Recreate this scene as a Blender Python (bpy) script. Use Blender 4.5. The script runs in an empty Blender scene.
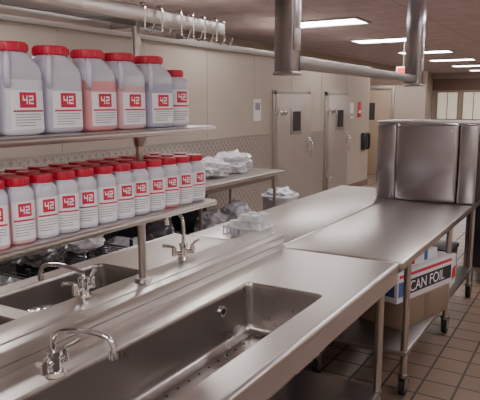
import bpy, bmesh, math, random
from mathutils import Vector, Matrix, noise
random.seed(7)
SC=bpy.context.scene
COL=SC.collection

# ---------------------------------------------------------------- materials
def mat(name,col,rough=.5,metal=0,emit=0,ecol=None,trans=0,alpha=1,bump=None,var=0,vscale=8,stretch=(1,1,1),coat=0,sss=0):
    m=bpy.data.materials.new(name); m.use_nodes=True
    nt=m.node_tree; b=nt.nodes['Principled BSDF']
    b.inputs['Base Color'].default_value=(*col,1)
    b.inputs['Roughness'].default_value=rough
    b.inputs['Metallic'].default_value=metal
    b.inputs['Transmission Weight'].default_value=trans
    b.inputs['Alpha'].default_value=alpha
    b.inputs['Coat Weight'].default_value=coat
    if emit:
        b.inputs['Emission Color'].default_value=(*(ecol or col),1)
        b.inputs['Emission Strength'].default_value=emit
    tc=nt.nodes.new('ShaderNodeTexCoord'); mp=nt.nodes.new('ShaderNodeMapping')
    mp.inputs['Scale'].default_value=stretch
    nt.links.new(tc.outputs['Object'],mp.inputs[0])
    if var:
        n=nt.nodes.new('ShaderNodeTexNoise'); n.inputs['Scale'].default_value=vscale; n.inputs['Detail'].default_value=4
        nt.links.new(mp.outputs[0],n.inputs['Vector'])
        mx=nt.nodes.new('ShaderNodeMix'); mx.data_type='RGBA'
        mx.inputs[6].default_value=(*[c*(1-var) for c in col],1)
        mx.inputs[7].default_value=(*[min(1,c*(1+var)) for c in col],1)
        nt.links.new(n.outputs['Fac'],mx.inputs[0]); nt.links.new(mx.outputs[2],b.inputs['Base Color'])
        mr=nt.nodes.new('ShaderNodeMapRange'); mr.inputs['To Min'].default_value=max(0,rough-.03); mr.inputs['To Max'].default_value=rough+.03
        nt.links.new(n.outputs['Fac'],mr.inputs['Value']); nt.links.new(mr.outputs[0],b.inputs['Roughness'])
    if bump:
        n2=nt.nodes.new('ShaderNodeTexNoise'); n2.inputs['Scale'].default_value=bump[0]; n2.inputs['Detail'].default_value=3
        nt.links.new(mp.outputs[0],n2.inputs['Vector'])
        bp=nt.nodes.new('ShaderNodeBump'); bp.inputs['Strength'].default_value=bump[1]; bp.inputs['Distance'].default_value=.01
        nt.links.new(n2.outputs['Fac'],bp.inputs['Height']); nt.links.new(bp.outputs[0],b.inputs['Normal'])
    return m

STEEL=mat('brushed_steel',(.585,.54,.515),.31,1,var=.05,vscale=3,stretch=(6,1,6))
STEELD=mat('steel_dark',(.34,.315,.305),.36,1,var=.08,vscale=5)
STEELB=mat('steel_basin',(.50,.465,.45),.28,1,var=.06,vscale=2)
STEELV=mat('steel_panel',(.58,.555,.60),.19,1,var=.05,vscale=3,stretch=(3,3,.6))
CHROME=mat('chrome',(.85,.84,.85),.08,1)
BLACK=mat('black_rubber',(.015,.015,.017),.5)
DARK=mat('dark_plastic',(.03,.028,.035),.4,var=.3)
HOLE=mat('drain_hole_black',(.01,.01,.01),.8)
WHITEP=mat('white_plastic',(.85,.85,.89),.35)
RED=mat('red_lid',(.60,.010,.045),.36,var=.1)
LABEL=mat('label_paper',(.94,.94,1),.5)
LRED=mat('label_red',(.65,.02,.07),.5)
LINK=mat('label_ink',(.3,.27,.32),.6)
EMPTY=mat('milky_plastic',(.72,.72,.83),.22,var=.05,coat=.4,trans=.12)
FILLS={'white':mat('fill_white',(.80,.80,.92),.35,var=.06,vscale=15,coat=.4),
 'gray':mat('fill_gray',(.60,.60,.74),.35,var=.08,vscale=15,coat=.4),
 'pink':mat('fill_pink',(.82,.36,.38),.35,var=.12,vscale=12,coat=.4),
 'rose':mat('fill_rose',(.80,.50,.56),.35,var=.12,vscale=12,coat=.4),
 'blue':mat('fill_bluegray',(.48,.50,.68),.35,var=.1,vscale=12,coat=.4)}
BAG=mat('plastic_bag_film',(.66,.65,.70),.18,var=.15,vscale=9,bump=(14,.8),coat=.5)
BAGD=mat('smoky_bag_film',(.12,.11,.13),.15,var=.6,vscale=9,bump=(12,1),coat=.8)
BEIGE=mat('beige_cloth',(.46,.38,.31),.8,var=.15,bump=(20,.5))
CARD=mat('carton_white',(.76,.74,.78),.55,var=.04)
CARDB=mat('carton_brown',(.24,.17,.12),.7,var=.1)
CARDK=mat('carton_black',(.02,.02,.03),.45)
CARDU=mat('carton_blue',(.06,.12,.35),.45)
WALLM=mat('wall_paint',(.50,.42,.35),.5,var=.05,vscale=2)
WALLP=mat('cooler_panel',(.49,.42,.35),.42,.1,var=.08,vscale=2)
TRIM=mat('trim_metal',(.44,.40,.37),.4,.7)
DOORM=mat('door_steel',(.46,.40,.35),.36,.4,var=.08,vscale=3)
TAN=mat('door_tan',(.44,.33,.23),.5,var=.05)
BROWN=mat('soffit_brown',(.21,.135,.10),.6,var=.1)
WGLASS=mat('door_glass',(.06,.06,.065),.1)
FARW=mat('window_daylight',(.8,.74,.6),.5,emit=.45,ecol=(.85,.77,.62))
LAMP=mat('lamp_diffuser',(1,1,1),.5,emit=17.5,ecol=(1,.965,.965))
FRAME=mat('troffer_frame',(.6,.58,.6),.5)
REDS=mat('sign_red',(.6,.02,.02),.4)
EXITM=mat('exit_red_glow',(.8,.03,.02),.4,emit=1.5,ecol=(1,.05,.03))
PAPER=mat('paper_white',(.8,.78,.77),.7)
BLUEC=mat('blue_crate',(.04,.06,.16),.4)

def brickmat(name,c1,c2,grout,sx,sy,off,mort,rough,rot=(0,0,0),bumpd=.3,axis=None):
    m=bpy.data.materials.new(name); m.use_nodes=True; nt=m.node_tree; b=nt.nodes['Principled BSDF']
    tc=nt.nodes.new('ShaderNodeTexCoord'); mp=nt.nodes.new('ShaderNodeMapping'); mp.inputs['Rotation'].default_value=rot
    nt.links.new(tc.outputs['Object'],mp.inputs[0])
    br=nt.nodes.new('ShaderNodeTexBrick'); br.offset=off; br.inputs['Scale'].default_value=1
    br.inputs['Color1'].default_value=(*c1,1); br.inputs['Color2'].default_value=(*c2,1); br.inputs['Mortar'].default_value=(*grout,1)
    br.inputs['Mortar Size'].default_value=mort; br.inputs['Brick Width'].default_value=sx; br.inputs['Row Height'].default_value=sy
    br.inputs['Mortar Smooth'].default_value=.2
    nt.links.new(mp.outputs[0],br.inputs['Vector'])
    n=nt.nodes.new('ShaderNodeTexNoise'); n.inputs['Scale'].default_value=3; n.inputs['Detail'].default_value=6
    nt.links.new(tc.outputs['Object'],n.inputs['Vector'])
    mx=nt.nodes.new('ShaderNodeMix'); mx.data_type='RGBA'; mx.blend_type='MULTIPLY'; mx.inputs[0].default_value=.4
    nt.links.new(br.outputs['Color'],mx.inputs[6]); nt.links.new(n.outputs['Fac'],mx.inputs[7])
    nt.links.new(mx.outputs[2],b.inputs['Base Color'])
    mr=nt.nodes.new('ShaderNodeMapRange'); mr.inputs['To Min'].default_value=rough; mr.inputs['To Max'].default_value=min(1,rough+.35)
    nt.links.new(br.outputs['Fac'],mr.inputs['Value']); nt.links.new(mr.outputs[0],b.inputs['Roughness'])
    bp=nt.nodes.new('ShaderNodeBump'); bp.inputs['Strength'].default_value=bumpd; bp.inputs['Distance'].default_value=.004; bp.invert=True
    nt.links.new(br.outputs['Fac'],bp.inputs['Height']); nt.links.new(bp.outputs[0],b.inputs['Normal'])
    return m
FLOORM=brickmat('quarry_tile',(.33,.225,.17),(.27,.185,.14),(.08,.06,.05),.2,.2,0,.008,.32)
CEILM=brickmat('acoustic_tile',(.78,.67,.70),(.75,.645,.67),(.52,.46,.48),1.2,.6,0,.012,.8,bumpd=.1)

def quiltmat():
    m=bpy.data.materials.new('diamond_quilt_steel'); m.use_nodes=True; nt=m.node_tree; b=nt.nodes['Principled BSDF']
    b.inputs['Metallic'].default_value=.6; b.inputs['Roughness'].default_value=.36
    tc=nt.nodes.new('ShaderNodeTexCoord'); mp=nt.nodes.new('ShaderNodeMapping'); mp.inputs['Rotation'].default_value=(math.radians(45),0,0)
    nt.links.new(tc.outputs['Object'],mp.inputs[0])
    w=[]
    for d in ('Y','Z'):
        x=nt.nodes.new('ShaderNodeTexWave'); x.bands_direction=d; x.inputs['Scale'].default_value=5.; nt.links.new(mp.outputs[0],x.inputs[0]); w.append(x)
    mu=nt.nodes.new('ShaderNodeMath'); mu.operation='MAXIMUM'
    nt.links.new(w[0].outputs['Fac'],mu.inputs[0]); nt.links.new(w[1].outputs['Fac'],mu.inputs[1])
    cr=nt.nodes.new('ShaderNodeValToRGB'); cr.color_ramp.elements[0].color=(.40,.36,.325,1); cr.color_ramp.elements[1].color=(.55,.50,.46,1)
    cr.color_ramp.elements[0].position=.5
    nt.links.new(mu.outputs[0],cr.inputs[0]); nt.links.new(cr.outputs[0],b.inputs['Base Color'])
    bp=nt.nodes.new('ShaderNodeBump'); bp.inputs['Strength'].default_value=.35; bp.inputs['Distance'].default_value=.01
    nt.links.new(mu.outputs[0],bp.inputs['Height']); nt.links.new(bp.outputs[0],b.inputs['Normal'])
    return m
QUILT=quiltmat()

# ---------------------------------------------------------------- mesh builder
def catmull(pts,n=8):
    P=[Vector(p) for p in pts]; P=[P[0]*2-P[1]]+P+[P[-1]*2-P[-2]]; out=[]
    for i in range(1,len(P)-2):
        a,b,c,d=P[i-1:i+3]
        for k in range(n):
            t=k/n
            out.append(.5*((2*b)+(c-a)*t+(2*a-5*b+4*c-d)*t*t+(3*b-a-3*c+d)*t**3))
    out.append(P[-2]); return out
class M:
    def __init__(s,name): s.name=name; s.bm=bmesh.new(); s.mats=[]
    def mi(s,m):
        if m not in s.mats: s.mats.append(m)
        return s.mats.index(m)
    def merge(s,t,m,smooth=False):
        i=s.mi(m)
        for f in t.faces: f.material_index=i; f.smooth=smooth
        me=bpy.data.meshes.new('t'); t.to_mesh(me); t.free(); s.bm.from_mesh(me); bpy.data.meshes.remove(me)
    def box(s,x0,x1,y0,y1,z0,z1,m,bev=0,rz=0,piv=None,seg=2):
        t=bmesh.new(); bmesh.ops.create_cube(t,size=1)
        bmesh.ops.scale(t,vec=(x1-x0,y1-y0,z1-z0),verts=t.verts)
        if bev: bmesh.ops.bevel(t,geom=t.edges[:],offset=bev,segments=seg,affect='EDGES',profile=.5)
        bmesh.ops.translate(t,vec=((x0+x1)/2,(y0+y1)/2,(z0+z1)/2),verts=t.verts)
        if rz: bmesh.ops.rotate(t,cent=piv or ((x0+x1)/2,(y0+y1)/2,0),matrix=Matrix.Rotation(rz,3,'Z'),verts=t.verts)
        s.merge(t,m)
    def cyl(s,p0,p1,r,m,r2=None,seg=20,smooth=True):
        p0=Vector(p0);p1=Vector(p1); d=p1-p0
        t=bmesh.new(); bmesh.ops.create_cone(t,cap_ends=True,segments=seg,radius1=r,radius2=r if r2 is None else r2,depth=d.length)
        q=Vector((0,0,1)).rotation_difference(d.normalized()).to_matrix()
        bmesh.ops.rotate(t,cent=(0,0,0),matrix=q,verts=t.verts); bmesh.ops.translate(t,vec=(p0+p1)/2,verts=t.verts)
        s.merge(t,m,smooth)
    def tube(s,pts,r,m,seg=10,n=6,cm=True):
        P=catmull(pts,n) if cm and len(pts)>2 else [Vector(p) for p in pts]
        t=bmesh.new(); rings=[]; up=Vector((0,0,1)); T=(P[1]-P[0]).normalized()
        if abs(T.dot(up))>.95: up=Vector((1,0,0))
        N=(up-T*up.dot(T)).normalized()
        for i,p in enumerate(P):
            T=(P[min(i+1,len(P)-1)]-P[max(i-1,0)]).normalized()
            N=(N-T*N.dot(T)).normalized(); B=T.cross(N)
            rr=r(i/(len(P)-1)) if callable(r) else r
            rings.append([t.verts.new(p+(N*math.cos(a)+B*math.sin(a))*rr) for a in [2*math.pi*k/seg for k in range(seg)]])
        for a,b in zip(rings,rings[1:]):
            for k in range(seg): t.faces.new((a[k],a[(k+1)%seg],b[(k+1)%seg],b[k]))
        t.faces.new(rings[0][::-1]); t.faces.new(rings[-1])
        s.merge(t,m,True)
    def lathe(s,prof,c,m,seg=32,ex=2,caps=True,rz=0,sy=1):
        t=bmesh.new(); rings=[]
        for p in prof:
            e=p[2] if len(p)>2 else ex
            ring=[]
            for k in range(seg):
                a=2*math.pi*k/seg; x,y=se(a,p[1],e); y*=sy
                ring.append(t.verts.new((c[0]+x*math.cos(rz)-y*math.sin(rz),c[1]+x*math.sin(rz)+y*math.cos(rz),c[2]+p[0])))
            rings.append(ring)
        for a,b in zip(rings,rings[1:]):
            for k in range(seg): t.faces.new((a[k],a[(k+1)%seg],b[(k+1)%seg],b[k]))
        if caps:
            t.faces.new(rings[0][::-1]); t.faces.new(rings[-1])
        s.merge(t,m,True)
    def patch(s,r,e,a0,a1,z0,z1,m,off=.0008,c=(0,0,0),n=8):
        t=bmesh.new(); lo=[];hi=[]
        for k in range(n+1):
            a=a0+(a1-a0)*k/n; x,y=se(a,r+off,e)
            lo.append(t.verts.new((c[0]+x,c[1]+y,c[2]+z0))); hi.append(t.verts.new((c[0]+x,c[1]+y,c[2]+z1)))
        for k in range(n): t.faces.new((lo[k],lo[k+1],hi[k+1],hi[k]))
        s.merge(t,m,True)
    def blob(s,c,rad,m,seed=0,amp=.3,sub=4,freq=2.2,flat=True):
        t=bmesh.new(); bmesh.ops.create_icosphere(t,subdivisions=sub,radius=1)
        for v in t.verts:
            d=v.co.normalized(); k=1+amp*(noise.noise(d*freq+Vector((seed,0,0)))+.6*abs(noise.noise(d*freq*2.7+Vector((0,seed,0))))+.25*noise.noise(d*freq*7))
            v.co=Vector((d.x*rad[0]*k,d.y*rad[1]*k,d.z*rad[2]*k))
            if flat and v.co.z<-rad[2]*.75: v.co.z=-rad[2]*.75
            v.co+=Vector(c)
        s.merge(t,m,True)
    def done(s,bevel=0,loc=None):
        me=bpy.data.meshes.new(s.name)
        s.bm.to_mesh(me); s.bm.free()
        for m in s.mats: me.materials.append(m)
        o=bpy.data.objects.new(s.name,me); COL.objects.link(o)
        try: me.set_sharp_from_angle(angle=math.radians(40))
        except Exception: pass
        if loc: o.location=loc
        return o
def se(a,r,e):
    c,s_=math.cos(a),math.sin(a)
    k=(abs(c)**e+abs(s_)**e)**(-1/e)
    return r*k*c,r*k*s_

def rrect(x0,x1,y0,y1,r,n=6):
    out=[]
    for cx,cy,a0 in ((x1-r,y1-r,0),(x0+r,y1-r,90),(x0+r,y0+r,180),(x1-r,y0+r,270)):
        for k in range(n+1):
            a=math.radians(a0+90*k/n); out.append((cx+r*math.cos(a),cy+r*math.sin(a)))
    return out
def topplate(b,x0,x1,y0,y1,z,holes,m):
    t=bmesh.new(); E=[]
    for loop in [[(x0,y0),(x1,y0),(x1,y1),(x0,y1)]]+holes:
        vs=[t.verts.new((p[0],p[1],z)) for p in loop]
        for i in range(len(vs)): E.append(t.edges.new((vs[i],vs[(i+1)%len(vs)])))
    bmesh.ops.triangle_fill(t,use_beauty=True,edges=E)
    for f in t.faces:
        f.normal_update()
        if f.normal.z<0: f.normal_flip()
    b.merge(t,m)
def basin(b,x0,x1,y0,y1,z,zb,m,r=.045):
    steps=[(0,z),(.003,z-.004),(.006,z-.02),(.009,zb+.05),(.013,zb+.025),(.024,zb+.008),(.045,zb)]
    t=bmesh.new(); rings=[]
    for ins,zz in steps:
        rings.append([t.verts.new((p[0],p[1],zz)) for p in rrect(x0+ins,x1-ins,y0+ins,y1-ins,max(r-ins*.3,.02))])
    n=len(rings[0])
    for a,c in zip(rings,rings[1:]):
        for k in range(n): t.faces.new((a[k],c[k],c[(k+1)%n],a[(k+1)%n]))
    b.merge(t,m,True)
    t=bmesh.new()
    t.faces.new([t.verts.new((p[0],p[1],zb)) for p in rrect(x0+.045,x1-.045,y0+.045,y1-.045,max(r-.0135,.02))])
    b.merge(t,m,False)
    b.box(x0-.005,x0,y0,y1,zb-.01,z-.01,m); b.box(x1,x1+.005,y0,y1,zb-.01,z-.01,m)
    b.box(x0,x1,y0-.005,y0,zb-.01,z-.01,m); b.box(x0,x1,y1,y1+.005,zb-.01,z-.01,m); b.box(x0,x1,y0,y1,zb-.015,zb-.008,m)

def leg(b,x,y,z1,m=STEEL,caster=False,r=.02):
    if caster:
        b.cyl((x,y,.13),(x,y,z1),r,m)
        b.cyl((x,y,.115),(x,y,.135),.032,STEELD)
        b.box(x-.022,x-.018,y-.03,y+.03,.045,.118,STEELD); b.box(x+.018,x+.022,y-.03,y+.03,.045,.118,STEELD)
        b.cyl((x-.017,y+.015,.056),(x+.017,y+.015,.056),.055,BLACK,seg=28)
        b.cyl((x-.024,y+.015,.056),(x+.024,y+.015,.056),.02,STEELD)
    else:
        b.cyl((x,y,.04),(x,y,z1),r,m)
        b.cyl((x,y,0),(x,y,.06),.012,STEELD,r2=.017)
        b.cyl((x,y,0),(x,y,.008),.028,STEELD)

# ---------------------------------------------------------------- room shell
YB,YF,XL,XR,HC=-1.6,28.,-6.5,3.2,3.0
def slab(name,*a):
    b=M(name); b.box(*a); return b.done()
slab('floor',XL-.1,XR+.1,YB-.1,YF+.1,-.1,0,FLOORM)
slab('ceiling',XL-.1,XR+.1,YB-.1,YF+.1,HC,HC+.1,CEILM)
slab('wall_left',XL-.1,XL,YB,YF,0,HC,WALLM)
slab('wall_right',XR,XR+.1,YB,YF,0,HC,WALLM)
slab('wall_near',XL,XR,YB-.1,YB,0,HC,WALLM)
XW=-4.1
b=M('wall_cooler'); b.box(XL+.01,XW,YB+.01,12.2,0,2.40,WALLP)
for y in [i*1.17+.3 for i in range(-1,11)]: b.box(XW,XW+.003,y,y+.008,1.27,2.34,TRIM)
b.done()
b=M('trim_cooler'); b.box(XW,XW+.03,YB+.01,12.2,2.34,2.42,TRIM,.004); b.box(XW,XW+.012,YB+.01,7.78,1.235,1.26,TRIM)
b.done()
b=M('baseboard_left'); b.box(XW,XW+.015,YB+.01,7.75,0,.12,BROWN,.003); b.box(XW,XW+.015,10.95,12.2,0,.12,BROWN,.003); b.done()
b=M('trim_quilted_panel'); b.box(XW,XW+.008,YB+.02,7.78,.12,1.235,QUILT); b.box(XW,XW+.008,9.2,9.74,.0,1.235,QUILT); b.done()
b=M('wall_back'); b.box(XL+.01,-3.4,14.0,14.12,0,2.4,WALLM)
b.box(XL+.01,-3.4,13.97,14.0,2.12,2.4,BROWN); b.done()
b=M('door_3')
b.box(-5.0,-4.93,13.93,13.99,0,2.08,TRIM,.004);b.box(-4.17,-4.1,13.93,13.99,0,2.08,TRIM,.004);b.box(-4.93,-4.17,13.93,13.99,2.0,2.08,TRIM,.004)
b.box(-4.93,-4.17,13.95,13.99,.01,2.0,TAN,.004)
b.box(-4.75,-4.55,13.945,13.95,1.3,1.7,WGLASS); b.cyl((-4.25,13.95,1.0),(-4.25,13.88,1.0),.02,CHROME); b.cyl((-4.25,13.88,1.0),(-4.36,13.88,1.0),.01,CHROME)
b.done()
b=M('wall_far'); b.box(XL,XR,YF,YF+.1,0,HC,WALLM); b.box(XL,XR,YF-.03,YF,2.25,2.75,BROWN); b.done()
for i,x in enumerate([-6.3,-5.2,-3.3]):
    b=M('window_%d'%(i+1)); b.box(x+.05,x+.9,YF-.02,YF-.005,1.0,2.15,FARW)
    for (a,c) in ((x,x+.05),(x+.9,x+.95),(x+.455,x+.49)): b.box(a,c,YF-.05,YF-.005,.95,2.2,TAN)
    b.box(x,x+.95,YF-.05,YF-.005,.95,1.0,TAN); b.box(x,x+.95,YF-.05,YF-.005,2.15,2.2,TAN); b.done()
b=M('door_4'); b.box(-4.2,-3.5,YF-.06,YF-.01,0.01,2.1,TAN,.004); b.box(-4.24,-4.2,YF-.08,YF-.01,0,2.14,TRIM); b.box(-3.5,-3.46,YF-.08,YF-.01,0,2.14,TRIM); b.box(-4.2,-3.5,YF-.08,YF-.01,2.1,2.14,TRIM)
b.box(-4.0,-3.7,YF-.065,YF-.06,1.2,1.9,WGLASS); b.done()

def cooler_door(name,y0,y1,zt):
    b=M(name); x=XW
    b.box(x+.001,x+.04,y0,y0+.07,0,zt+.07,TRIM,.004); b.box(x+.001,x+.04,y1-.07,y1,0,zt+.07,TRIM,.004); b.box(x+.001,x+.04,y0,y1,zt,zt+.07,TRIM,.004)
    b.box(x+.02,x+.085,y0+.05,y1-.05,.02,zt+.01,DOORM,.012)
    b.box(x+.085,x+.088,y0+.09,y1-.09,.06,.75,QUILT)
    yc=(y0+y1)/2
    b.box(x+.084,x+.10,yc-.19,yc+.19,1.22,1.62,TRIM,.01); b.box(x+.098,x+.103,yc-.14,yc+.14,1.27,1.57,WGLASS)
    b.box(x+.085,x+.12,y1-.2,y1-.13,.95,1.15,CHROME,.008); b.tube([(x+.11,y1-.165,1.12),(x+.16,y1-.165,1.05),(x+.16,y1-.165,.88),(x+.12,y1-.165,.85)],.012,CHROME)
    for z in (.35,zt-.3):
        b.box(x+.04,x+.11,y0+.03,y0+.3,z,z+.06,CHROME,.006); b.cyl((x+.1,y0+.04,z-.02),(x+.1,y0+.04,z+.09),.018,CHROME)
    b.done()
cooler_door('door_1',7.85,9.12,1.82)
cooler_door('door_2',9.8,10.85,1.82)

b=M('wall_notice'); b.box(XW,XW+.008,7.3,7.5,1.45,1.75,PAPER); b.box(XW+.008,XW+.01,7.33,7.47,1.6,1.7,LINK); b.done()
b=M('wall_notice'); b.box(XW,XW+.008,11.05,11.25,1.4,1.7,PAPER); b.box(XW+.008,XW+.01,11.08,11.22,1.45,1.5,LINK); b.done()
b=M('wall_sign'); b.box(XW,XW+.01,11.5,11.7,1.42,1.72,REDS,.003); b.box(XW+.01,XW+.012,11.53,11.67,1.5,1.55,PAPER); b.done()
b=M('wall_telephone'); b.box(XW,XW+.07,11.75,12.05,.75,1.1,DARK,.02); b.tube([(XW+.09,11.9,1.08),(XW+.12,11.9,1.05),(XW+.12,11.9,.82),(XW+.09,11.9,.78)],.025,BLACK); b.done()

def troffer(x,y):
    b=M('ceiling_light'); z=HC
    b.box(x-.66,x+.66,y-.36,y-.32,z-.03,z,FRAME); b.box(x-.66,x+.66,y+.32,y+.36,z-.03,z,FRAME)
    b.box(x-.66,x-.62,y-.32,y+.32,z-.03,z,FRAME); b.box(x+.62,x+.66,y-.32,y+.32,z-.03,z,FRAME)
    b.box(x-.62,x+.62,y-.32,y+.32,z-.02,z-.001,LAMP); b.done()
for y in (2.6,5.9,9.4,12.6,16.0,19.3,22.6,25.9):
    troffer(-3.95,y)
for y in (-.6,5.9,9.5,12.8,16.1,19.4,22.7):  # unseen row, added for light; the one behind the camera brightens the jars
    troffer(-.6,y)
for y in (-.6,2.2,5.9,9.5,16.1): troffer(2.0,y)  # another unseen row, added as fill on the jar faces and foreground

b=M('exit_sign'); b.box(-3.8,-3.5,12.98,13.03,2.28,2.46,WHITEP,.005); b.box(-3.77,-3.53,12.972,12.98,2.31,2.43,EXITM)
b.cyl((-3.65,13.0,2.46),(-3.65,13.0,HC),.01,TRIM); b.done()

# ---------------------------------------------------------------- sink units
XE=-.80
b=M('sink_table')
bx=(-1.31,-.93,.55,2.28)
topplate(b,-1.45,XE-.02,-.6,2.93,.9,[rrect(*bx,.035)],STEEL)
basin(b,*bx,.9,.67,STEELB,.035)
b.tube([(XE-.02,-.6,.885),(XE-.02,2.93,.885)],.0165,STEEL,seg=14,cm=False)
b.box(XE-.012,XE-.006,-.6,2.93,.80,.885,STEEL)
b.box(-1.45,XE-.01,2.925,2.935,.84,.898,STEEL)
b.box(-1.45,XE-.01,-.605,-.595,.84,.898,STEEL)
b.cyl((-1.303,2.05,.83),(-1.294,2.05,.83),.022,CHROME); b.cyl((-1.296,2.05,.83),(-1.292,2.05,.83),.014,HOLE)
for i in range(5):
    for j in range(22):
        x=-1.24+i*.062; y=.7+j*.068
        b.cyl((x,y,.6703),(x,y,.6712),.0055,HOLE,seg=10)
for y in (-.5,2.83):
    leg(b,-.86,y,.87); leg(b,-1.4,y,.87)
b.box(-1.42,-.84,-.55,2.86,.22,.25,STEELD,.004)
b.box(-1.65,-1.45,-.6,2.94,.885,.975,STEEL,.006)
b.box(-1.452,-1.447,-.6,2.93,.93,.934,STEELD)
b.box(-1.60,-1.50,-.58,2.92,.973,.979,STEEL,.002)
h1=(-2.12,-1.73,.75,1.42); h2=(-2.12,-1.73,1.50,2.18)
topplate(b,-2.2,-1.65,-.6,2.93,.9,[rrect(*h1,.045),rrect(*h2,.045)],STEEL)
basin(b,*h1,.9,.66,STEELB); basin(b,*h2,.9,.66,STEELB)
b.tube([(-2.2,-.6,.885),(-2.2,2.93,.885)],.0165,STEEL,seg=14,cm=False)
b.box(-2.2,-2.195,-.6,2.93,.80,.885,STEEL); b.box(-2.2,-1.65,2.925,2.935,.84,.898,STEEL)
for y in (-.5,2.83): leg(b,-2.14,y,.87)
b.done()

def gooseneck(name,bx,by,bz,dx,dy,rise,reach,handles=True,k=1.):
    b=M(name); d=Vector((dx,dy,0)).normalized(); n=Vector((-d.y,d.x,0)); P=Vector((bx,by,bz))
    b.cyl(P,P+Vector((0,0,.012)),.03*k,CHROME,r2=.026*k); b.cyl(P+Vector((0,0,.01)),P+Vector((0,0,.06)),.019*k,CHROME,r2=.016*k)
    b.cyl(P+Vector((0,0,.06)),P+Vector((0,0,.075)),.021*k,CHROME)
    u=Vector((0,0,1))
    b.tube([P+u*.06,P+u*(rise*.8),P+u*rise+d*(reach*.12),P+u*(rise+.012)+d*(reach*.5),P+u*(rise+.004)+d*(reach*.88),P+u*(rise-.025)+d*reach,P+u*(rise-.045)+d*reach],.0085,CHROME,seg=12)
    b.cyl(P+u*(rise-.06)+d*reach,P+u*(rise-.04)+d*reach,.012,CHROME)
    if handles:
        b.cyl(P+u*.035-n*.05,P+u*.035+n*.05,.012,CHROME)
        for s_ in (-1,1):
            q=P+u*.035+n*.05*s_
            b.cyl(q-u*.012,q+u*.028,.014,CHROME,r2=.011)
            b.tube([q+u*.03,q+u*.034+n*.02*s_+d*.01,q+u*.04+n*.05*s_+d*.02],lambda t:.006+.003*t,CHROME,seg=8)
    b.done()
gooseneck('gooseneck_faucet',-1.335,1.17,.9005,.22,.05,.135,.20,k=1.1)
gooseneck('gooseneck_faucet',-1.62,1.58,.9755,-.2,-.03,.10,.2)
gooseneck('gooseneck_faucet',-1.62,2.22,.9755,-.15,.06,.2,.15)

b=M('steel_strainer_pot'); c=(-1.9,1.64,.665)
b.lathe([(0,.05),(.01,.07),(.17,.085),(.18,.092),(.18,.088),(.17,.08),(.02,.065),(.015,.001)],c,CHROME,seg=32)
b.tube([(c[0]+.08,c[1],.84),(c[0]+.12,c[1],.85),(c[0]+.12,c[1]+.03,.85),(c[0]+.08,c[1]+.04,.84)],.005,CHROME); b.done()

# ---------------------------------------------------------------- over-shelf
b=M('double_overshelf')
for z in (1.29,1.605):
    b.box(-1.70,-1.40,-.3,2.15,z-.012,z,STEEL,.003)
    b.tube([(-1.40,-.3,z-.014),(-1.40,2.15,z-.014)],.013,STEEL,seg=14,cm=False)
    b.tube([(-1.70,-.3,z-.014),(-1.70,2.15,z-.014)],.013,STEEL,seg=14,cm=False)
    b.box(-1.70,-1.40,2.143,2.152,z-.028,z-.002,STEEL)
    b.box(-1.58,-1.52,-.3,2.1,z-.035,z-.012,STEELD)
for y in (.35,1.84):
    b.cyl((-1.55,y,.979),(-1.55,y,2.02),.016,STEEL)
    b.cyl((-1.55,y,.979),(-1.55,y,.995),.04,STEEL,r2=.03)
    for z in (1.29,1.605):
        b.cyl((-1.55,y,z-.075),(-1.55,y,z-.03),.019,STEEL,r2=.028)
for x in (-1.42,-1.68):
    b.box(x-.004,x+.004,-.3,2.27,1.985,2.035,STEEL,.0015)
for y in (-.3,.35,1.84,2.27):
    b.box(-1.68,-1.42,y-.004,y+.004,1.985,2.035,STEELD)
b.box(-1.56,-1.54,-.3,2.27,1.99,2.03,STEELD)
b.done()
for i,y in enumerate((1.72,1.82,1.94,2.02,2.10,2.19,2.25)):
    b=M('pot_hook'); x=-1.42
    b.tube([(x-.012,y,2.0),(x-.01,y,2.045),(x+.012,y,2.042),(x+.012,y,1.975),(x+.015,y,1.955),(x+.04,y,1.945),(x+.055,y,1.975)],.0035,CHROME,seg=8); b.done()

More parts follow.
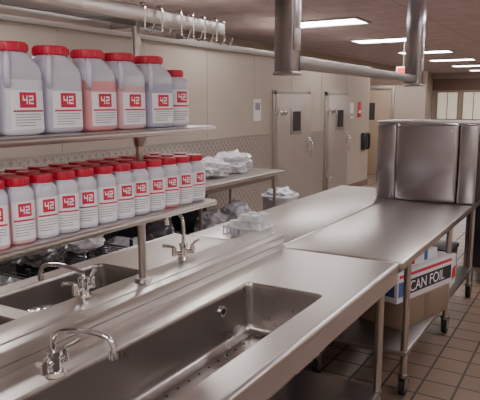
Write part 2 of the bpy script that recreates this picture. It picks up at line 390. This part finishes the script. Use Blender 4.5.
# ---------------------------------------------------------------- jugs and jars
R_=math.radians
def digits(b,w,e,a0,a1,z0,z1,off):
    """white '4' and '2' strokes on the red panel"""
    am=(a0+a1)/2; g=(a1-a0)*.06; t=(z1-z0)*.2; s=(a1-a0)*.10
    def P(x0,x1,y0,y1): b.patch(w,e,R_(x0),R_(x1),y0,y1,LABEL,off,n=3)
    zm=(z0+z1)/2
    P(a0,a0+s,zm,z1); P(a0,am-g,zm-t/2,zm+t/2); P(am-g-s,am-g,z0,z1)
    P(am+g,a1,z1-t,z1); P(a1-s,a1,zm,z1); P(am+g,a1,zm-t/2,zm+t/2); P(am+g,am+g+s,z0,zm); P(am+g,a1,z0,z0+t)
def jug_mesh(fill,lv=.15):
    b=M('plastic_jug'); w=.074
    prof=[(0,.060,5),(.006,.070,5),(.014,w,5),(.09,w-.002,5),(lv,w,5)]
    b.lathe(prof,(0,0,0),FILLS[fill],seg=48)
    b.lathe([(lv,w,5),(.18,w,5),(.2,w-.004,4.5),(.218,w-.014,3.6),(.232,.054,2.6),(.238,.048,2),(.246,.046,2)],(0,0,0),EMPTY,seg=48)
    b.lathe([(.240,.052),(.243,.055),(.262,.055),(.268,.052),(.269,.03),(.269,.001)],(0,0,0),RED,seg=40)
    for k in range(30):
        a=2*math.pi*k/30; b.cyl((.055*math.cos(a),.055*math.sin(a),.244),(.055*math.cos(a),.055*math.sin(a),.262),.0018,RED,seg=6)
    g=lambda r,z:(r*.75,-r*.66,z)
    b.tube([g(.082,.14),g(.098,.152),g(.104,.172),g(.102,.20),g(.088,.224),g(.055,.232)],lambda t:.0095,EMPTY,seg=12)
    b.patch(w,5,R_(-38),R_(40),.018,.130,LABEL)
    b.patch(w,5,R_(-20),R_(22),.080,.124,LRED,.0013)
    digits(b,w,5,-13,15,.090,.115,.0018)
    b.patch(w,5,R_(-34),R_(37),.068,.073,LRED,.0013)
    for z in (.060,.052,.044,.036,.028): b.patch(w,5,R_(-30),R_(32 if z>.04 else 18),z,z+.002,LINK,.0013)
    return b.done()
def jar_mesh(fill,h=.195,w=.042):
    b=M('plastic_jar'); k=h/.19
    b.lathe([(0,w-.008,3.2),(.004,w-.002,3.2),(.010,w,3.2),(.12*k,w,3.2)],(0,0,0),FILLS[fill],seg=36)
    b.lathe([(.12*k,w,3.2),(.145*k,w,3.2),(.156*k,w-.004,3),(.164*k,.033,2.2),(.17*k,.031,2)],(0,0,0),EMPTY,seg=36)
    b.lathe([(.166*k,.034),(.168*k,.036),(.186*k,.036),(.19*k,.034),(.19*k,.001)],(0,0,0),RED,seg=32)
    for q in range(24):
        a=2*math.pi*q/24; b.cyl((.036*math.cos(a),.036*math.sin(a),.169*k),(.036*math.cos(a),.036*math.sin(a),.186*k),.0013,RED,seg=6)
    b.patch(w,3.2,R_(-48),R_(46),.014,.124*k,LABEL)
    b.patch(w,3.2,R_(-26),R_(26),.080*k,.118*k,LRED,.0012)
    digits(b,w,3.2,-19,19,.088*k,.110*k,.0017)
    b.patch(w,3.2,R_(-42),R_(40),.067*k,.072*k,LRED,.0012)
    for z in (.058,.050,.042,.034,.026): b.patch(w,3.2,R_(-38),R_(34 if z>.04 else 15),z,z+.002,LINK,.0012)
    return b.done()
def place(cache,key,maker,loc,rz):
    if key not in cache:
        o=maker(); cache[key]=o
    else:
        o=bpy.data.objects.new(cache[key].data.name.split('.')[0],cache[key].data); COL.objects.link(o)
    o.location=loc; o.rotation_euler=(0,0,rz)
JC={}
for y,f,lv in ((.885,'white',.17),(1.045,'white',.13),(1.205,'white',.16),(1.365,'gray',.11),(1.525,'pink',.165),(1.68,'rose',.15),(1.845,'blue',.165)):
    place(JC,('g',f,lv),lambda f=f,lv=lv:jug_mesh(f,lv),(-1.50,y,1.606),random.uniform(-.1,.0))
place(JC,'tall',lambda:jar_mesh('white',.225,.05),(-1.50,2.01,1.606),-.3)
fl=['white','gray','white','rose','white','gray','white','pink','white','gray','rose','white']
for xi,x in enumerate((-1.455,-1.548,-1.641)):
    y=.90+xi*.03; i=0
    while y<2.11:
        f=fl[(i*5+xi*3)%12]; dx=random.uniform(-.003,.003)
        if not (xi==1 and abs(y-1.84)<.06):
            place(JC,('s',f),lambda f=f:jar_mesh(f),(x+dx,y,1.2905),random.uniform(-.5,-.2) if xi==0 else random.uniform(-.4,.3))
        y+=.088+random.uniform(.0,.005); i+=1

# ---------------------------------------------------------------- worktables
def table(name,x0,x1,y0,y1,z=.9,shelf=.28,legs=None,caster=False):
    b=M(name)
    b.box(x0,x1,y0,y1,z-.045,z,STEEL,.008,seg=3)
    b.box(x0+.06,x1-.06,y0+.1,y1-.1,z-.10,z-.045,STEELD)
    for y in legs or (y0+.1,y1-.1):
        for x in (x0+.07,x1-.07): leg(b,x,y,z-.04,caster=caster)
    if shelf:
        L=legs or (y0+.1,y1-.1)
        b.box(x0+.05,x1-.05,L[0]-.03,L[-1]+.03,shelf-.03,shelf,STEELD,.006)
    return b.done()
table('worktable',-1.475,-.79,2.96,5.55,legs=(3.33,4.45,5.4),caster=True)
table('worktable',-2.12,-1.485,2.96,5.55,legs=(3.1,5.4))
table('prep_table',-3.98,-3.22,.8,6.5,legs=(.95,3.0,4.8,6.38),shelf=.32)

b=M('steel_warming_cabinet'); z0=.901; z1=1.54
b.box(-1.42,-.93,4.93,5.5,z0,z1,STEELV,.028,seg=6)
b.box(-1.59,-1.426,4.955,5.5,z0,z1-.005,STEELV,.015,seg=4)
b.box(-.924,-.785,4.955,5.5,z0,z1-.005,STEELV,.015,seg=4)
b.box(-1.60,-.775,4.97,5.51,z1-.004,z1+.012,STEEL,.004)
b.box(-1.43,-.92,4.99,5.4,z0,z1-.02,HOLE)
for x in (-1.37,-.98):
    for z in (.96,1.48): b.cyl((x,4.931,z),(x,4.926,z),.006,CHROME,seg=10)
b.done()
b=M('steel_reach_in_cabinet')
b.box(-1.0,-.2,5.9,6.6,.12,1.5,STEELD,.01); b.box(-.97,-.62,5.88,5.9,.16,1.46,DARK,.006); b.box(-.58,-.23,5.88,5.9,.16,1.46,DARK,.006)
b.cyl((-.65,5.86,.6),(-.65,5.86,1.0),.012,CHROME); b.cyl((-.55,5.86,.6),(-.55,5.86,1.0),.012,CHROME)
for x in (-.95,-.25):
    for y in (5.97,6.53): b.cyl((x,y,0),(x,y,.13),.03,BLACK)
b.done()

b=M('overhead_utility_chase')
for y,w_ in ((3.05,.055),(5.7,.07)):
    b.box(-1.5-w_,-1.5+w_,y-w_,y+w_,1.86,HC-.001,STEELV,.006)
    b.box(-1.5-w_-.006,-1.5+w_+.006,y-w_-.006,y+w_+.006,1.85,1.87,STEEL,.004)
    b.box(-1.5+w_+.001,-1.5+w_+.006,y-.04,y+.04,1.98,2.1,TRIM,.002)
b.box(-1.54,-1.46,3.1,5.64,1.89,1.95,STEELD,.005)
b.done()

b=M('white_cup_rack'); cx,cy,z=-1.77,3.10,.905
for dx in (-.12,.12): b.tube([(cx+dx,cy-.1,z+.01),(cx+dx,cy+.1,z+.01)],.006,WHITEP,seg=8,cm=False); b.tube([(cx+dx,cy-.1,z+.06),(cx+dx,cy+.1,z+.06)],.006,WHITEP,seg=8,cm=False)
for k in range(7):
    y=cy-.1+k*.033
    b.tube([(cx-.12,y,z+.06),(cx-.12,y,z+.01),(cx+.12,y,z+.01),(cx+.12,y,z+.06)],.004,WHITEP,seg=8,cm=False)
for k in range(9):
    x=cx-.12+k*.03; b.tube([(x,cy-.1,z+.06),(x,cy-.1,z+.005)],.004,WHITEP,seg=6,cm=False); b.tube([(x,cy+.1,z+.06),(x,cy+.1,z+.005)],.004,WHITEP,seg=6,cm=False)
b.tube([(cx-.12,cy-.1,z+.06),(cx+.12,cy-.1,z+.06)],.006,WHITEP,seg=8,cm=False); b.tube([(cx-.12,cy+.1,z+.06),(cx+.12,cy+.1,z+.06)],.006,WHITEP,seg=8,cm=False)
for i in range(3):
    for j in range(2):
        x,y=cx-.075+i*.075,cy-.045+j*.085
        b.lathe([(0,.034),(.004,.036),(.075,.027),(.08,.022),(.08,.001)],(x,y,z+.014),WHITEP,seg=20)
        if i: b.lathe([(.081,.034),(.084,.036),(.12,.028),(.124,.022),(.124,.001)],(x,y,z+.014),WHITEP,seg=20)
b.done()

piv=(-1.03,3.95,0); rz=R_(-16)
b=M('brown_carton'); b.box(-1.2,-.87,3.65,4.25,.281,.46,CARDB,.004,rz,piv); b.box(-1.198,-.868,3.92,3.98,.2805,.4605,BROWN,0,rz,piv); b.done()
par=M('foil_carton'); par.box(-1.18,-.88,3.60,4.30,.462,.66,CARD,.003,rz,piv)
par.box(-.881,-.8785,3.70,4.28,.50,.595,CARDK,0,rz,piv); par.box(-.8795,-.878,3.62,4.28,.62,.64,LRED,0,rz,piv)
par.box(-.881,-.8785,3.615,3.695,.50,.595,CARDU,0,rz,piv)
par.box(-1.16,-.90,3.5985,3.60,.50,.60,CARDU,0,rz,piv)
po=par.done()
fc=bpy.data.curves.new('foil_text','FONT'); fc.body='CAN FOIL'; fc.size=.1; fc.extrude=.0005
fo=bpy.data.objects.new('lettering',fc); COL.objects.link(fo)
fc.materials.append(LABEL)
base=Vector((-.8775,3.74,.513)); R=Matrix.Rotation(rz,4,'Z'); pv=Vector(piv)
fo.matrix_world=Matrix.Translation(pv)@R@Matrix.Translation(base-pv)@Matrix.Rotation(R_(90),4,'Z')@Matrix.Rotation(R_(90),4,'X')
mw=fo.matrix_world.copy(); fo.parent=po; fo.matrix_world=mw
# flat red/white film carton on top and more stock further along the shelf
b=M('film_wrap_carton'); b.box(-1.12,-.92,3.70,4.15,.661,.73,CARD,.003,rz,piv); b.box(-1.122,-.918,3.72,3.86,.67,.7315,REDS,0,rz,piv); b.box(-1.122,-.918,3.98,4.02,.67,.7315,CARDU,0,rz,piv); b.done()
b=M('supply_carton'); b.box(-1.25,-.88,4.52,4.88,.281,.52,CARD,.004); b.box(-.881,-.878,4.55,4.85,.34,.43,REDS); b.box(-1.2,-.93,4.517,4.521,.34,.43,REDS); b.done()

def bag(name,c,r,m,seed,amp=.3):
    b=M(name); b.blob((c[0],c[1],c[2]+r[2]*.76),r,m,seed,amp); return b.done()
b=M('storage_crate'); b.box(-1.36,-.95,4.97,5.3,.281,.5,DARK,.01); b.box(-1.37,-.94,4.96,5.31,.48,.51,DARK,.006); b.done()
b=M('storage_crate'); b.box(-1.95,-1.6,3.4,4.0,.281,.55,BLUEC,.01); b.box(-1.96,-1.59,3.39,4.01,.53,.56,BLUEC,.006); b.done()
bag('plastic_bag',(-3.66,6.0,.901),(.22,.26,.13),BAG,11,.35)
bag('plastic_bag',(-3.62,5.45,.901),(.2,.2,.11),BAG,17,.35)
b=M('folded_aprons')
for i in range(5): b.blob((-3.6+.01*i,4.75,.935+.035*i),(.22-.01*i,.25-.01*i,.03),BEIGE,20+i,.12,flat=False)
b.done()
for i,(y,m_,s_) in enumerate(((1.3,BAGD,.17),(1.75,BAG,.13),(2.15,BAGD,.18),(2.55,BAG,.13),(3.35,BAGD,.2),(3.8,BAG,.14),(4.3,BAGD,.17),(5.2,BAG,.15),(5.7,BAG,.16))):
    bag('plastic_bag',(-3.42,y,.321),(s_*1.0,s_*1.15,s_*.95),m_,30+i,.35)
for y in (1.0,1.62,2.25,3.1,3.75,4.35,5.0):
    b=M('storage_bin'); h=random.uniform(.62,.78); c_=random.choice((DARK,BLACK,CARDB,DARK))
    b.box(-3.93,-3.68,y,y+.5,.321,h,c_,.01); b.box(-3.94,-3.67,y-.008,y+.508,h-.04,h+.01,c_,.006); b.done()
b=M('black_wire_rack'); rx0,rx1,ry0,ry1=-3.02,-2.62,2.15,3.0
for x in (rx0,rx1):
    for y in (ry0,ry1): b.cyl((x,y,0),(x,y,.80),.012,BLACK,seg=12)
for z in (.12,.45,.74):
    for x in (rx0,rx1): b.tube([(x,ry0,z),(x,ry1,z)],.006,BLACK,seg=8,cm=False)
    for y in (ry0,ry1): b.tube([(rx0,y,z),(rx1,y,z)],.006,BLACK,seg=8,cm=False)
    for k in range(1,17):
        y=ry0+(ry1-ry0)*k/17; b.tube([(rx0,y,z),(rx1,y,z)],.003,BLACK,seg=6,cm=False)
b.done()
bag('plastic_bag',(-2.82,2.36,.457),(.12,.14,.10),BAGD,61)
bag('plastic_bag',(-2.82,2.76,.457),(.12,.14,.11),BAG,62)
bag('plastic_bag',(-2.84,2.42,.747),(.11,.16,.09),BAGD,63)
bag('plastic_bag',(-2.84,2.78,.747),(.11,.14,.08),BAG,64)
b=M('trash_bin'); b.lathe([(0,.17,3),(.5,.21,3),(.52,.225,3),(.54,.22,3),(.54,.20,3),(.3,.18,3)],(-3.45,6.85,0),WHITEP,seg=32,caps=False)
b.lathe([(0,.16,3),(.01,.16,3)],(-3.45,6.85,0),WHITEP,seg=32)
b.blob((-3.45,6.85,.52),(.2,.2,.1),BAG,50,.3,flat=False); b.done()

# ---------------------------------------------------------------- world + camera
w=bpy.data.worlds.new('world'); SC.world=w; w.use_nodes=True
w.node_tree.nodes['Background'].inputs[0].default_value=(.5,.5,.55,1); w.node_tree.nodes['Background'].inputs[1].default_value=.2
cd=bpy.data.cameras.new('camera'); co=bpy.data.objects.new('camera',cd); COL.objects.link(co)
cd.sensor_width=36; cd.lens=45; cd.clip_start=.05; cd.clip_end=100
th=R_(30.6); ph=R_(9.2)
F=Vector((-math.sin(th)*math.cos(ph),math.cos(th)*math.cos(ph),-math.sin(ph)))
Rr=Vector((math.cos(th),math.sin(th),0)); U=Rr.cross(F)
mt=Matrix((Rr,U,-F)).transposed().to_4x4(); mt.translation=Vector((0,0,1.7)); co.matrix_world=mt
SC.camera=co
